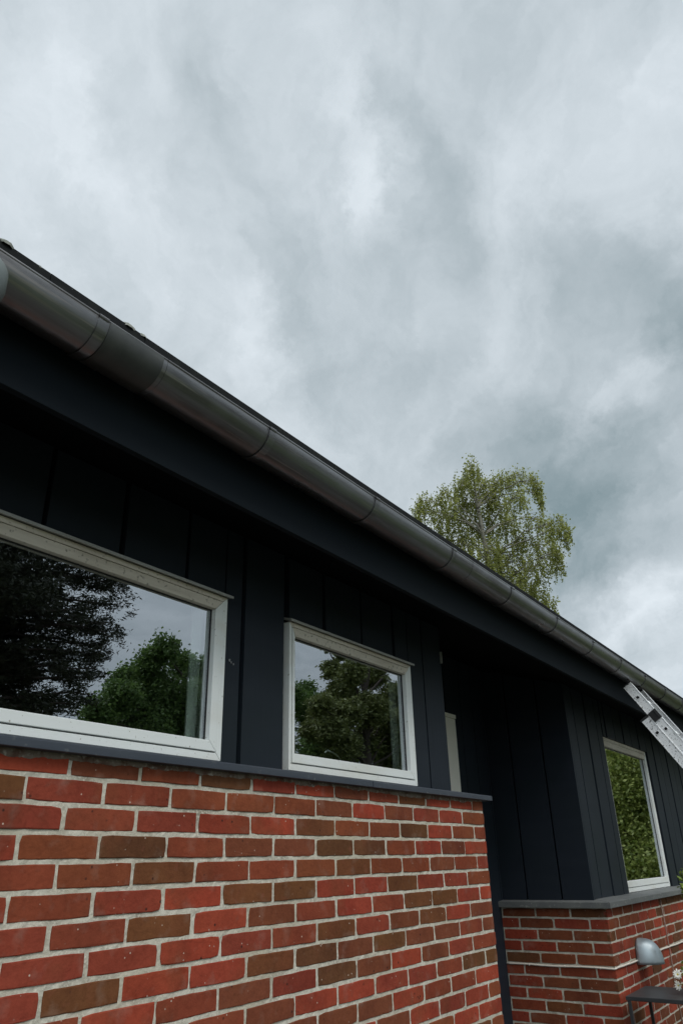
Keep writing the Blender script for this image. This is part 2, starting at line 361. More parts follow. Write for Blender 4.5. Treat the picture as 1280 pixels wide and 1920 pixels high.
def mortar_sheet(mb, P, u0, u1, w0, w1, step=.0222):
    nu, nw = max(1, int((u1 - u0) / step)), max(1, int((w1 - w0) / step)); vs = []
    for j in range(nw + 1):
        for i in range(nu + 1):
            vs.append(P(u0 + (u1 - u0) * i / nu, w0 + (w1 - w0) * j / nw, .0028 + random.uniform(-.0011, .0013)))
    fs = [(j * (nu + 1) + i, j * (nu + 1) + i + 1, (j + 1) * (nu + 1) + i + 1, (j + 1) * (nu + 1) + i) for j in range(nw) for i in range(nu)]
    mb.add(vs, fs, 1)

# main brick base: plane y = 0, joints of odd rows at x = 0.24 i
mb = MB(); P0 = lambda u, w, d: (u, d, w)
for r in range(0, 25):
    zc = HB - r * HB
    off = 0 if r % 2 else .12
    for i in range(-9, 12):
        xa = i * .24 + off; xb = xa + .24
        if xa >= 2.63: continue
        if xb > 2.66: xb = 2.65 + MJ / 2
        row = ROWS.get(r); k = i + 1 
        ch = row[k] if row and 0 <= k < len(row) else random.choice('RRRMMMMD')
        a_ = xa + MJ / 2 + random.uniform(-.0025, .0022); b_ = xb - MJ / 2 + random.uniform(-.0022, .0025)
        if b_ > 2.6: b_ = 2.645 + random.uniform(-.003, .003)
        ztop = zc + (HB - MJ) / 2
        if r == 0: ztop = min(ztop, .088)
        brick(mb, P0, a_, b_, zc - (HB - MJ) / 2, ztop, tone(ch), lite=(xb < -.7))
mortar_sheet(mb, P0, -2.1, 2.6415, GROUND, .0955)
mb.add([(2.6415, .0028, GROUND), (2.6415, .11, GROUND), (2.6415, .11, .0955), (2.6415, .0028, .0955)], [(0, 1, 2, 3)], 1)
hb(mb, 'brick_wall', [BRICK, MORTAR], colattr=True)
# smeared mortar and dirt under the sill (top course)
mb = MB(); xs = [-1.2 + .006 * i for i in range(636)]; zz_ = []; cur = .073
for x in xs:
    cur += random.uniform(-.0022, .0022) + (.072 - cur) * .08; zz_.append(max(.058, min(.084, cur)))
vs = []
for x, z in zip(xs, zz_): vs += [(x, -.0012 + random.uniform(-.0008, .0008), .0893), (x, -.0022 + random.uniform(-.0008, .0008), (z + .0893) / 2), (x, -.0004, z + .001), (x, .006, z)]
mb.add(vs, [(4 * i + k, 4 * i + k + 1, 4 * i + k + 5, 4 * i + k + 4) for i in range(len(xs) - 1) for k in range(3)])
hb(mb, 'mortar_fillet', mat('grimy_mortar', (.17, .135, .105), .95, noise=[(20, .45, .6, (.10, .055, .038)), (60, .55, .68, (.30, .27, .23))], bump=(80, .9, .004)))

# wing brick base: front plane y = WY, side plane x = WX
WX, WY, WB = 4.218, -.063, .68
ZM = -.615   # a bed joint
mb = MB(); PF = lambda u, w, d: (u, WY + d, w); PS = lambda u, w, d: (WX + d, u, w)
rows = [ZM + MJ / 2 + HB * k for k in range(-16, 2)]
for k, z0 in enumerate(rows):
    z1 = z0 + HB - MJ
    z1 = min(z1, -.494)
    if z1 - z0 < .01: continue
    odd = k % 2
    # side face, measured from the corner towards +y
    edges = [WY]; y = WY + (.24 if odd else .12)
    while y < WB: edges.append(y); y += .24
    edges.append(WB)
    for a_, b_ in zip(edges, edges[1:]):
        if b_ - a_ < .03: continue
        brick(mb, PS, a_ + (MJ / 2 if a_ > WY else 0), b_ - MJ / 2, z0, z1, tone(random.choice('RRRMMMMD')))
    edges = [WX]; x = WX + (.12 if odd else .24)
    while x < 10: edges.append(x); x += .24
    for a_, b_ in zip(edges, edges[1:]):
        brick(mb, PF, a_ + (MJ / 2 if a_ > WX else 0), b_ - MJ / 2, z0, z1, tone(random.choice('RRRRMMMD')), lite=a_ > 7)
mortar_sheet(mb, PF, WX + .003, 9.9, GROUND, -.49, .0445)
mortar_sheet(mb, lambda u, w, d: (WX + d, u, w), WY + .003, WB, GROUND, -.49)
o = hb(mb, 'brick_wall', [BRICK, MORTAR], colattr=True)

# sills
mb = MB()
prof = [(-.032, .0895), (-.032, .111), (-.029, .114), (.085, .128), (.085, .0895)]
mb.prism(prof, -2.1, 1.546); mb.prism([(y - .0012, z - .0008) for y, z in prof], 1.549, 2.700)
hb(mb, 'window_sill', SILL, bevel=.0015)
mb = MB()   # wing sill: mitred round the corner
zt, zb = -.4535, -.4885
o1, o2 = -.040, .10
vs = [(WX + o1, WY + o1, zb), (WX + o1, WB, zb), (WX + .1, WB, zb), (WX + .1, WY + .1, zb), (WX + o1, WY + o1, zt), (WX + o1, WB, zt), (WX + .1, WB, zt + .012), (WX + .1, WY + .1, zt + .012)]
mb.add(vs, [(0, 1, 2, 3), (7, 6, 5, 4), (0, 4, 5, 1), (1, 5, 6, 2), (2, 6, 7, 3), (3, 7, 4, 0)])
vs = [(WX + o1, WY + o1 - .0015, zb), (9.9, WY + o1 - .0015, zb), (9.9, WY + .1, zb), (WX + .0985, WY + .1, zb), (WX + o1, WY + o1 - .0015, zt), (9.9, WY + o1 - .0015, zt), (9.9, WY + .1, zt + .014), (WX + .0985, WY + .1, zt + .014)]
mb.add(vs, [(0, 3, 2, 1), (4, 5, 6, 7), (0, 1, 5, 4), (1, 2, 6, 5), (2, 3, 7, 6), (3, 0, 4, 7)])
hb(mb, 'window_sill', SLATE, bevel=.002)

# board cladding: slightly stepped boards with a dark groove between them
CY = .07
def board(mb, x0, x1, z0, z1, y, g_=.015):
    pr = [(x0 + g_, y), (x1 - .002, y), (x1, y + .004), (x1, y + .03), (x0 + g_, y + .03)]
    n = len(pr); vs = [(a_, b_, z0) for a_, b_ in pr] + [(a_, b_, z1) for a_, b_ in pr]
    mb.add(vs, [(i, (i + 1) % n, n + (i + 1) % n, n + i) for i in range(n)] + [tuple(range(n))[::-1], tuple(range(n, 2 * n))])
def cladding(edges, y, holes, zlo, zhi):
    mb = MB()
    for k, (a_, b_) in enumerate(zip(edges, edges[1:])):
        segs = [(a_, b_, zlo, zhi)]
        for (hx0, hx1, hz0, hz1) in holes:
            out = []
            for (p0, p1, q0, q1) in segs:
                if p1 <= hx0 or p0 >= hx1: out.append((p0, p1, q0, q1)); continue
                if p0 < hx0 - .02: out.append((p0, hx0, q0, q1))
                if p1 > hx1 + .02: out.append((hx1 - .011, p1, q0, q1))
                m0, m1 = max(p0, hx0), min(p1, hx1)
                out.append((m0, m1, hz1, q1)) ; 
                if hz0 > q0 + .01: out.append((m0, m1, q0, hz0))
            segs = out
        for (p0, p1, q0, q1) in segs:
            if p1 - p0 > .03: board(mb, p0, p1, q0, q1, y + (k % 2) * .004, .024 if p0 > 4 else .017)
    return mb
K = (CY + 1.7436) / 1.7436
def tox(X): return -1.1443 + (X + 1.1443) * K
def toz(Z): return -.1845 + (Z + .1845) * K
W1 = (-1.3, tox(.672), toz(.118), toz(.667)); W2 = (tox(1.022), tox(1.953), toz(.118), toz(.667))
ed = [tox(q) for q in (-2.0, -1.72, -1.45, -1.17, -.9, -.62, -.35, -.075, .20, .475, .763, 1.002, 1.262, 1.545, 1.82, 2.098, 2.312)]
mb = cladding(ed, CY, [W1, W2], .118, 1.25)
hb(mb, 'board_cladding', NAVY, bevel=.001)
mb = MB()
for a_, b_, c_, d_ in ((ed[0], W1[0], .12, 1.25), (W1[0], W1[1], W1[3], 1.25), (W1[1], W2[0], .12, 1.25), (W2[0], W2[1], W2[3], 1.25), (W2[1], ed[-1] - .004, .12, 1.25)):
    mb.box(a_, b_, CY + .034, CY + .055, c_, d_)
hb(mb, 'wall_core', DARK)
# wing cladding
WCY, WCX = .02, 4.262
W3 = (5.07, 6.44, -.438, .69)
ed3 = [4.262, 4.430, 4.705, 4.955, 5.068] + [6.44 + .25 * k for k in range(15)]
ed3 = [4.262, 4.430, 4.705, 4.955, 5.20, 5.45, 5.70, 5.95, 6.20] + [6.44 + .25 * k for k in range(15)]
mb = cladding(ed3, WCY, [(W3[0] + .034, W3[1], W3[2], W3[3])], -.445, 1.25)
hb(mb, 'board_cladding', NAVY, bevel=.001)
mb = MB()
for (a_, b_) in ((.020, .229), (.229, .473), (.473, .72)):
    g_ = .010
    pr = [(WCX + .000, a_ + (g_ if a_ > .03 else .001)), (WCX, b_ - .002), (WCX + .004, b_), (WCX + .03, b_), (WCX + .03, a_ + (g_ if a_ > .03 else .001))]
    n = 5; vs = [(x, y, -.448) for x, y in pr] + [(x, y, 1.3) for x, y in pr]
    mb.add(vs, [(i, (i + 1) % n, n + (i + 1) % n, n + i) for i in range(n)] + [tuple(range(n))[::-1], tuple(range(n, 2 * n))])
hb(mb, 'board_cladding', NAVY)
mb = MB()
for a_, b_, c_, d_ in ((WCX + .012, W3[0], -.45, 1.25), (W3[0], W3[1], W3[3], 1.25), (W3[1], 9.9, -.45, 1.25)):
    mb.box(a_, b_, WCY + .034, WCY + .055, c_, d_)
mb.box(WCX + .034, WCX + .06, WCY + .056, .7, -.45, 1.3)
hb(mb, 'wall_core', DARK)

mb = MB()
for (px, py, r_) in ((431, 1238, 3.2), (434, 1242, 2.0), (438, 1245, 2.2)):
    q = on_y(px, py, CY - .001); mb.add([(q.x + r_ * .0022 * math.cos(a) * random.uniform(.4, 1), CY - .0006, q.z + r_ * .0030 * math.sin(a) * random.uniform(.5, 1)) for a in (0, 1, 2.2, 3, 4.1, 5.3)], [(0, 1, 2, 3, 4, 5)])
hb(mb, 'paint_chip', mat('bare_primer', (.22, .22, .22), .8))
# windows
def frame(mb, x0, x1, z0, z1, wl, wr, wt, wb, y0, y1, gap=.0007, m=0, mt=None):
    """four mitred members"""
    O = [(x0, z0), (x1, z0), (x1, z1), (x0, z1)]; I = [(x0 + wl, z0 + wb), (x1 - wr, z0 + wb), (x1 - wr, z1 - wt), (x0 + wl, z1 - wt)]
    for k in range(4):
        a_, b_, c_, d_ = O[k], O[(k + 1) % 4], I[(k + 1) % 4], I[k]
        cx = sum(q[0] for q in (a_, b_, c_, d_)) / 4; cz = sum(q[1] for q in (a_, b_, c_, d_)) / 4
        if k % 2 == 0: sh = lambda q: (q[0] + (gap if q[0] < cx else -gap), q[1])
        else: sh = lambda q: (q[0], q[1] + (gap if q[1] < cz else -gap))
        ps = [sh(q) for q in (a_, b_, c_, d_)]
        vs = [(x, y0, z) for x, z in ps] + [(x, y1, z) for x, z in ps]
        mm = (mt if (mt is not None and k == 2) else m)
        mb.add(vs, [(0, 1, 2, 3), (7, 6, 5, 4), (0, 4, 5, 1), (1, 5, 6, 2), (2, 6, 7, 3), (3, 7, 4, 0)], mm)
def window(x0, x1, z0, z1, yf, ofl, of, sfl, sf, oft=.018, flash=True, lab=None):
    """outer frame, sash, gasket, pane and drip trim"""
    w = bpy.data.objects.new('window', None); COL.objects.link(w); w.parent = house; w.location = OFF; w.empty_display_size = .1
    if lab: w['label'] = lab
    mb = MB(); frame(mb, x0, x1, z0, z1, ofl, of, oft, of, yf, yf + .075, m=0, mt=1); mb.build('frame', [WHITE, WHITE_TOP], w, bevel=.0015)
    g = .0035
    a0, a1, b0, b1 = x0 + ofl + g, x1 - of - g, z0 + of + g, z1 - oft - g
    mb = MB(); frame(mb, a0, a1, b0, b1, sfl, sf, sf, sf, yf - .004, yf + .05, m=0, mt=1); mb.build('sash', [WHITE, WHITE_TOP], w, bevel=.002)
    mb = MB(); c0, c1, e0, e1 = a0 + sfl, a1 - sf, b0 + sf, b1 - sf
    frame(mb, c0 - .002, c1 + .002, e0 - .002, e1 + .002, .0045, .0045, .005, .0045, yf + .0165, yf + .03)
    frame(mb, a0 - g - .001, a1 + g + .001, b0 - g - .001, b1 + g + .001, .012, .012, .012, .012, yf + .052, yf + .07)
    mb.build('gasket', RUBBER, w)
    mb = MB(); mb.box(c0 - .001, c1 + .001, yf + .020, yf + .026, e0 - .001, e1 + .001); mb.build('pane', GLASS, w)
    if flash:
        mb = MB(); mb.prism([(yf - .018, z1 - .002), (yf - .018, z1 + .007), (yf + .03, z1 + .020), (yf + .03, z1 + .012), (yf - .014, z1 - .002)], x0 - .012, x1 + .012)
        mb.build('drip_trim', ALU_TRIM, w)
    return c0, c1, e0, e1
YF = CY - .012
wi1 = window(W1[0], W1[1], W1[2], W1[3], YF, .024, .024, .034, .034, lab='wide white framed window at the left edge')
wi2 = window(W2[0], W2[1], W2[2], W2[3], YF, .014, .024, .013, .034, lab='small square white framed window')
wi3 = window(W3[0], W3[1], W3[2], W3[3], WCY + .018, .026, .030, .042, .044, .026, flash=False, lab='tall white framed window beside the ladder')

# alcove back wall with entrance door frame
mb = MB(); BY = .66
for a_, b_ in zip([3.62, 3.86, 4.06, 4.24, 4.40], [3.86, 4.06, 4.24, 4.40, 4.60]): board(mb, a_, b_, GROUND, 1.3, BY, .006)
mb.box(2.3, 3.62, BY + .004, BY + .04, .735, 1.3)
hb(mb, 'board_cladding', NAVY)
mb = MB(); mb.box(2.3, 4.3, BY + .031, BY + .1, GROUND, 1.3); hb(mb, 'wall_core', DARK)
q = on_y(852, 1341, BY - .02); q2 = on_y(835, 1337, BY - .02)
dfx = q.x; ztop = q.z
door = bpy.data.objects.new('entrance_door', None); COL.objects.link(door); door.parent = house; door.location = OFF
mb = MB()
mb.box(dfx - .20, dfx, BY - .02, BY + .029, GROUND + .05, ztop - .030); mb.box(dfx - 1.15, dfx + .001, BY - .027, BY + .029, ztop - .027, ztop)
mb.build('door_frame', mat('door_frame_paint', (.86, .83, .74), .5), door, bevel=.002)
mb = MB(); mb.box(dfx - 1.15, dfx - .16, BY - .005, BY + .025, GROUND + .05, ztop - .02)
for k in range(5): mb.box(dfx - 1.0, dfx - .3, BY - .012, BY - .0045, GROUND + .2 + k * .4, GROUND + .5 + k * .4)
mb.build('door_leaf', NAVY, door, bevel=.003)
mb = MB(); hxp = dfx - .24; mb.tube([(hxp, BY - .005, -.55), (hxp, BY - .06, -.55), (hxp - .12, BY - .06, -.55)], .01, 8); mb.build('handle', CHROME, door, smooth=True)
# left cheek of the alcove and small metal clip on the cladding edge
mb = MB(); mb.box(ed[-1] - .004, ed[-1] + .012, CY + .03, .66, GROUND, 1.3); hb(mb, 'alcove_wall', NAVY)
q = on_y(824, 1222, CY); q2 = on_y(827, 1244, CY)
mb = MB(); mb.box(q.x + .002, q.x + .008, CY - .008, CY + .01, q2.z, q.z); hb(mb, 'metal_clip', ALU_TRIM)

# eave: fascia, soffit, roof, gutter
ES = 1.061          # eave placed so that its reflection just clears the panes
def ex(X): return CAM.x + (X - CAM.x) * ES
def ey(Yv): return CAM.y + (Yv - CAM.y) * ES
def ez(Z): return CAM.z + (Z - CAM.z) * ES
FY, GYc, GZ, GR_ = ey(-.385), ey(-.452), ez(.985), .068 * ES
fz = CAM.z + (on_y(0, 720, FY).z - CAM.z); fz = sum(on_y(x, y, FY).z for x, y in ((0, 722), (460, 955), (900, 1180), (1100, 1280))) / 4
print('fascia bottom', fz)
mb = MB()
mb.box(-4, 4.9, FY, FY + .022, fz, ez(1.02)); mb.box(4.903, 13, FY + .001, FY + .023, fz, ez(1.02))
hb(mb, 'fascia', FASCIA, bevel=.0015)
mb = MB()
pitch = math.tan(math.radians(24))
EY, EZ = ey(-.47), ez(1.037)
def zr(y): return EZ + .021 + (y - EY) * pitch
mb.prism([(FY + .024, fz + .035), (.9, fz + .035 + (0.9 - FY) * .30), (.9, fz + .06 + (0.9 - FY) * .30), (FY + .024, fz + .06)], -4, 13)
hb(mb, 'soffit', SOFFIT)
mb = MB()
x = -4.0
while x < 13:   # overlapping roof sheets with slightly uneven lower edges
    dz = random.uniform(-.0003, .0003); dy = random.uniform(-.0002, .0002)
    mb.prism([(EY + dy, EZ + dz), (EY + dy, EZ + .029 + dz), (4.2, zr(4.2) + .008 + dz), (4.2, zr(4.2) - .008 + dz)], x, x + .298)
    x += .30
mb.prism([(EY + .07, EZ - .012), (EY + .03, EZ - .0005), (4.2, zr(4.2) - .02), (4.2, zr(4.2) - .10), (EY + .11, EZ - .04)], -4, 13)
mb.prism([(4.2, zr(4.2)), (8.8, 1.0), (8.8, .95), (4.2, zr(4.2) - .1)], -4, 13)
roof = hb(mb, 'roof', TILE)
for (px, py, s) in ((12, 463, .020), (75, 503, .012), (138, 547, .011), (243, 619, .019), (268, 637, .014), (276, 641, .008), (340, 683, .007), (552, 827, .008), (1000, 1125, .01)):
    q = on_y(px, py + 3, EY)
    mm = MB(); rr = []
    for j in range(5):
        ph = math.pi / 2 * j / 4
        for i in range(9):
            th = 2 * math.pi * i / 9; r_ = s * math.cos(ph) * random.uniform(.8, 1.15)
            rr.append((q.x + r_ * 1.25 * math.cos(th), EY + .008 + r_ * math.sin(th) * .8, EZ + .024 + s * .9 * math.sin(ph)))
    mm.add(rr, [(j * 9 + i, j * 9 + (i + 1) % 9, (j + 1) * 9 + (i + 1) % 9, (j + 1) * 9 + i) for j in range(4) for i in range(9)])
    mm.build('moss_clump', MOSS, roof, smooth=True)
def gut_prof(r, t=.0022, lip=True, a0=-8, a1=188, n=26):
    """(y,z) closed profile of a half-round gutter, opening up"""
    out = []; inn = []
    for i in range(n + 1):
        a = math.radians(a0 + (a1 - a0) * i / n)
        out.append((GYc + r * math.cos(a), GZ - r * math.sin(a))); inn.append((GYc + (r - t) * math.cos(a), GZ - (r - t) * math.sin(a)))
    return out + inn[::-1]
def gutter_piece(mb, xa, xb, r, m=0):
    mb.prism(gut_prof(r), xa, xb, m)
def lip(mb, xa, xb, r=GR_, rb=.0055):
    cy, cz = GYc - r + .004, GZ + .006
    mb.tube([(xa, cy, cz), (xb, cy, cz)], rb, 12)
mb = MB()
joints = [-4, ex(-.12), ex(1.66), 4.9, 7.9, 13]
for k, (a_, b_) in enumerate(zip(joints, joints[1:])):
    gutter_piece(mb, a_, b_ - .0015, GR_ - .0006 * (k % 2)); lip(mb, a_, b_ - .0015)
gut = hb(mb, 'gutter', GUTTER, smooth=False)
me = gut.data; me.polygons.foreach_set('use_smooth', [len(p.vertices) == 4 for p in me.polygons])
try: me.set_sharp_from_angle(angle=math.radians(40))
except Exception: pass
brx = [-1.55, -.945, -.338, .282, .866, 1.467, 2.079, 2.699, 3.31, 3.897, 4.50, 5.10, 5.70, 6.3, 6.9, 7.5, 8.1, 8.7, 9.3, 9.9]
for xb in [ex(b_) for b_ in brx]:
    mb = MB(); mb.prism(gut_prof(GR_ + .0042, .0034, a0=-3, a1=183), xb, xb + .028)
    mb.tube([(xb, GYc - GR_ + .001, GZ + .002), (xb + .028, GYc - GR_ + .001, GZ + .002)], .0085, 12)
    o = mb.build('gutter_bracket', GUTTER, gut); o.data.polygons.foreach_set('use_smooth', [len(p.vertices) == 4 for p in o.data.polygons])
    try: o.data.set_sharp_from_angle(angle=math.radians(40))
    except Exception: pass
mb = MB(); mb.prism(gut_prof(GR_ + .0028, .003, a0=-3, a1=183), ex(-.305), ex(-.252))
mb.prism(gut_prof(GR_ + .0016, .002, a0=-3, a1=183), ex(-.2515), ex(-.135))
o = mb.build('gutter_joint', GUTTER_OLD, gut); o.data.polygons.foreach_set('use_smooth', [len(p.vertices) == 4 for p in o.data.polygons]); o.data.set_sharp_from_angle(angle=math.radians(40))
# outlet and downpipe at the left edge of the picture
dpx = on_y(2.5, 552, GYc - .012).x - .084
mb = MB(); mb.lathe([(.082, .004), (.084, .0), (.084, -.040), (.076, -.065), (.052, -.115), (.046, -.16)], (dpx, GYc - .012, GZ - .036), 32)
mb.tube([(dpx, GYc - .006, GZ - .17), (dpx - .03, GYc + .02, GZ - .24), (dpx - .12, GYc + .28, GZ - .56), (dpx - .15, -.05, GZ - .64), (dpx - .15, -.05, GROUND + .05)], .044, 16)
o = mb.build('downpipe', PIPE, gut, smooth=True)

# interior rooms
mb = MB()
def room(x0, x1, y0, y1, z0, z1):
    mb.add([(x0, y0, z0), (x1, y0, z0), (x1, y1, z0), (x0, y1, z0), (x0, y0, z1), (x1, y0, z1), (x1, y1, z1), (x0, y1, z1)], [(0, 1, 2, 3), (4, 7, 6, 5), (1, 5, 6, 2), (2, 6, 7, 3), (3, 7, 4, 0)])
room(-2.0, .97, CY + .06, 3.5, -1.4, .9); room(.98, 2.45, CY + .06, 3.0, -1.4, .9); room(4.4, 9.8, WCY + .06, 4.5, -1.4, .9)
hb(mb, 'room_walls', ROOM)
def curtain(x0, x1, z0, z1, y, label, folds=7, amp=.012):
    mb = MB(); n = 90; vs = []
    for j in range(9):
        for i in range(n + 1):
            t = i / n; vs.append((x0 + (x1 - x0) * t, y + amp * math.sin(t * folds * 6.283 + .4 * math.sin(t * 9)) * (1 + .1 * j), z0 + (z1 - z0) * j / 8))
    mb.add(vs, [(j * (n + 1) + i, j * (n + 1) + i + 1, (j + 1) * (n + 1) + i + 1, (j + 1) * (n + 1) + i) for j in range(8) for i in range(n)])
    o = mb.build('curtain', CURTAIN, smooth=True)
    so = o.modifiers.new('thickness', 'SOLIDIFY'); so.thickness = .002
    tag(o, label, 'curtain', 'curtains drawn aside behind the window glass')
curtain(on_y(357, 1250, CY + .09).x, .96, -.1, .85, CY + .09, 'pale curtain behind the right end of the wide window')
curtain(on_y(734, 1350, CY + .09).x, 2.43, -.1, .85, CY + .09, 'pale curtain behind the right side of the small square window')
curtain(on_y(1224, 1550, WCY + .10).x, 7.3, -.7, .88, WCY + .10, 'pale curtain behind the right side of the tall window near the ladder', 9)
mb = MB(); q = on_y(612, 1412, CY + .22); mb.tube([(q.x + .10, q.y, -.1), (q.x + .10, q.y, q.z - .02), (q.x + .07, q.y, q.z + .0), (q.x, q.y, q.z + .012), (q.x - .02, q.y, q.z - .005)], .008, 8)
tag(mb.build('tap', CHROME, smooth=True), 'bent chrome tap behind the bottom of the small square window', 'tap')

# ------------------------------------------------------------------ ladder
LX = 4.55; LS = (LX - CAM.x) / 6.344
def lad():
    t = thing('extension_ladder', 'speckled aluminium extension ladder leaning up to the gutter at the right', 'ladder', (LX + .2, -1.95, GROUND + .03))
    base = Vector(t.location)
    D = Vector((0, -.527, -.85)).normalized(); Nn = Vector((0, D.z * -1, D.y)).normalized()   # Nn points to the wall side
    if Nn.y < 0: Nn = -Nn
    def bx(mb, o, d0, d1, n0, n1, x0, x1, m=0):
        vs = []
        for dd in (d0, d1):
            for (nn, xx) in ((n0, x0), (n1, x0), (n1, x1), (n0, x1)):
                p = o + D * dd + Nn * nn; vs.append((xx - base.x, p.y - base.y, p.z - base.z))
        mb.add(vs, [(0, 1, 2, 3), (7, 6, 5, 4), (0, 4, 5, 1), (1, 5, 6, 2), (2, 6, 7, 3), (3, 7, 4, 0)], m)
    fo = Vector((0, CAM.y + 1.561 * LS, CAM.z + 1.244 * LS))      # wall-side top corner of the fly stile
    bo = Vector((0, CAM.y + 1.467 * LS, CAM.z + .958 * LS))      # same of the base section
    def c_stile(mb, o, L, xin, side):
        # channel: web on the outer side, flanges turned inwards
        w = .067; tw = .003; fl = .024
        x0 = xin; x1 = xin + side * tw; x2 = xin + side * fl
        lo, hi = min(x0, x1), max(x0, x1)
        bx(mb, o, 0, L, -w, 0, lo, hi)
        lo, hi = min(x1, x2), max(x1, x2)
        bx(mb, o, 0, L, -.0035, -.0002, lo, hi); bx(mb, o, 0, L, -w + .0002, -w + .0035, lo, hi)
        a, b = (x0 - side * .0022, x0)
        bx(mb, o, .001, L - .001, -.0062, -.001, min(a, b), max(a, b)); bx(mb, o, .001, L - .001, -w + .001, -w + .0062, min(a, b), max(a, b))
    Lf = 2.2; Lb = (bo.z - GROUND - .04) / .85
    for (o, L, xs) in ((fo, Lf, (LX, LX + .36)), (bo, Lb, (LX - .004, LX + .40))):
        for k, xx in enumerate(xs):
            mb = MB(); c_stile(mb, o, L, xx, 1 if k == 0 else -1); mb.build('stile', ALU, t)
    def hole_rung(o, dd, x0, x1):
        mb = MB(); h = .0125; c = -.032
        for (a, b) in ((-h, -h + .003), (h - .003, h)):
            bx(mb, o, dd + a, dd + b, c - h, c + h, x0 - .0028, x1 + .0028); bx(mb, o, dd - h + .003, dd + h - .003, c + a, c + b, x0 - .0028, x1 + .0028)
        bx(mb, o, dd - h + .003, dd + h - .003, c - h + .003, c + h - .003, x0 - .0015, x0 + .004, 1)  # dark block stands in for the shade inside the open rung end
        mb.build('rung', [ALU, DARK], t)
    for k in range(8): 
        if .115 + .28 * k < Lf: hole_rung(fo, .115 + .28 * k, LX, LX + .36)
    for k in range(12):
        if .118 + .28 * k < Lb - .05: hole_rung(bo, .118 + .28 * k, LX - .004, LX + .40)
    for (o_, e_, xa, xb) in ((bo, -.016, LX - .006, LX + .03), (bo, -.016, LX + .37, LX + .404), (fo, -.010, LX, LX + .026), (fo, -.010, LX + .334, LX + .36)):
        mb = MB(); bx(mb, o_, e_, -.0005, -.066, .004, xa, xb); mb.build('end_cap', RUBBER, t)
    for x in (LX - .008, LX + .364):
        mb = MB(); bx(mb, fo, .245, .318, -.070, -.006, x, x + .007); bx(mb, fo, .250, .31, -.060, -.050, x - .003, x); mb.build('guide_bracket', RUBBER, t, bevel=.001)
        mb = MB(); bx(mb, fo, .62, .70, -.072, -.004, x, x + .007); mb.build('guide_bracket', ALU, t, bevel=.001)
    for x in (LX - .006, LX + .375):
        mb = MB(); bx(mb, bo, Lb - .05, Lb + .03, -.066, .004, x, x + .03); mb.build('foot', RUBBER, t, bevel=.003)
    return t
lad()

# ------------------------------------------------------------------ wall lamp, cables
t = thing('wall_lamp', 'grey galvanised dome lamp on the brick wall below the tall window', 'lamp', (4.80, WY, -.78))
mb = MB(); R1, PRJ, HH = .105, .145, .145; nu, nv = 22, 14; vs = []
for j in range(nv + 1):
    ph = math.pi / 2 * j / nv                      # 0 at rim, 90 deg at crown
    for i in range(nu + 1):
        th = math.pi * i / nu
        vs.append((R1 * math.cos(th) * math.cos(ph) ** .62, -.004 - PRJ * math.sin(th) * math.cos(ph) ** .62, -.068 + HH * math.sin(ph)))
mb.add(vs, [(j * (nu + 1) + i, (j * (nu + 1) + i + 1), (j + 1) * (nu + 1) + i + 1, (j + 1) * (nu + 1) + i) for j in range(nv) for i in range(nu)])
o = mb.build('lamp_shade', GALV, t, smooth=True); so = o.modifiers.new('thickness', 'SOLIDIFY'); so.thickness = .003; so.offset = -1
mb = MB(); mb.prism([(-.003, -.06), (-.012, -.06), (-.012, .06), (-.003, .06)], -.055, .055); mb.build('back_plate', GALV, t, bevel=.002)
mb = MB(); mb.lathe([(0.0, -.05), (.018, -.045), (.026, -.02), (.024, .01), (.014, .03), (.0, .032)], (0, -.065, -.01), 16); mb.build('bulb', mat('frosted_glass', (.6, .6, .58), .3), t, smooth=True)
mb = MB(); mb.box(-.02, .02, -.10, -.0125, .02, .034); mb.build('socket_arm', GALV, t, bevel=.002)

mb = MB(); pts = []; cz = -.8215
y = .66
while y > WY - .004:
    pts.append((WX - .0045 + random.uniform(-.0006, .0006), y, cz + .002 * math.sin(y * 14) + random.uniform(-.0006, .0006))); y -= .03
pts.append((WX - .003, WY - .003, cz + .001))
x = WX + .02
while x < 7.5:
    pts.append((x, WY - .0045, cz + .003 * math.sin(x * 5) + random.uniform(-.001, .001))); x += .06
mb.tube(pts, .0055, 8)
o = mb.build('wall_cable', CABLEM, smooth=True); tag(o, 'pale cable clipped along the bricks round the corner to the dome lamp', 'cable')
for (xx, yy) in ((WX - .005, .50), (WX - .005, .26), (WX - .005, .03), (4.5, WY - .005), (5.3, WY - .005)):
    c_ = MB(); c_.lathe([(.0, .0075), (.005, .006), (.0068, 0), (.005, -.006), (0, -.0075)], (xx, yy, cz), 10); c_.build('cable_clip', CABLEM, o, smooth=True)
mb = MB(); mb.tube([(5.585, WY - .004, -.49), (5.592, WY - .004, -.70), (5.588, WY - .004, -.9), (5.572, WY - .004, -1.1), (5.566, WY - .004, GROUND + .05)], .0045, 8)
tag(mb.build('wall_cable', mat('cable_brown', (.30, .20, .16), .6), smooth=True), 'thin vertical cable running down the brick wall right of the dome lamp', 'cable')

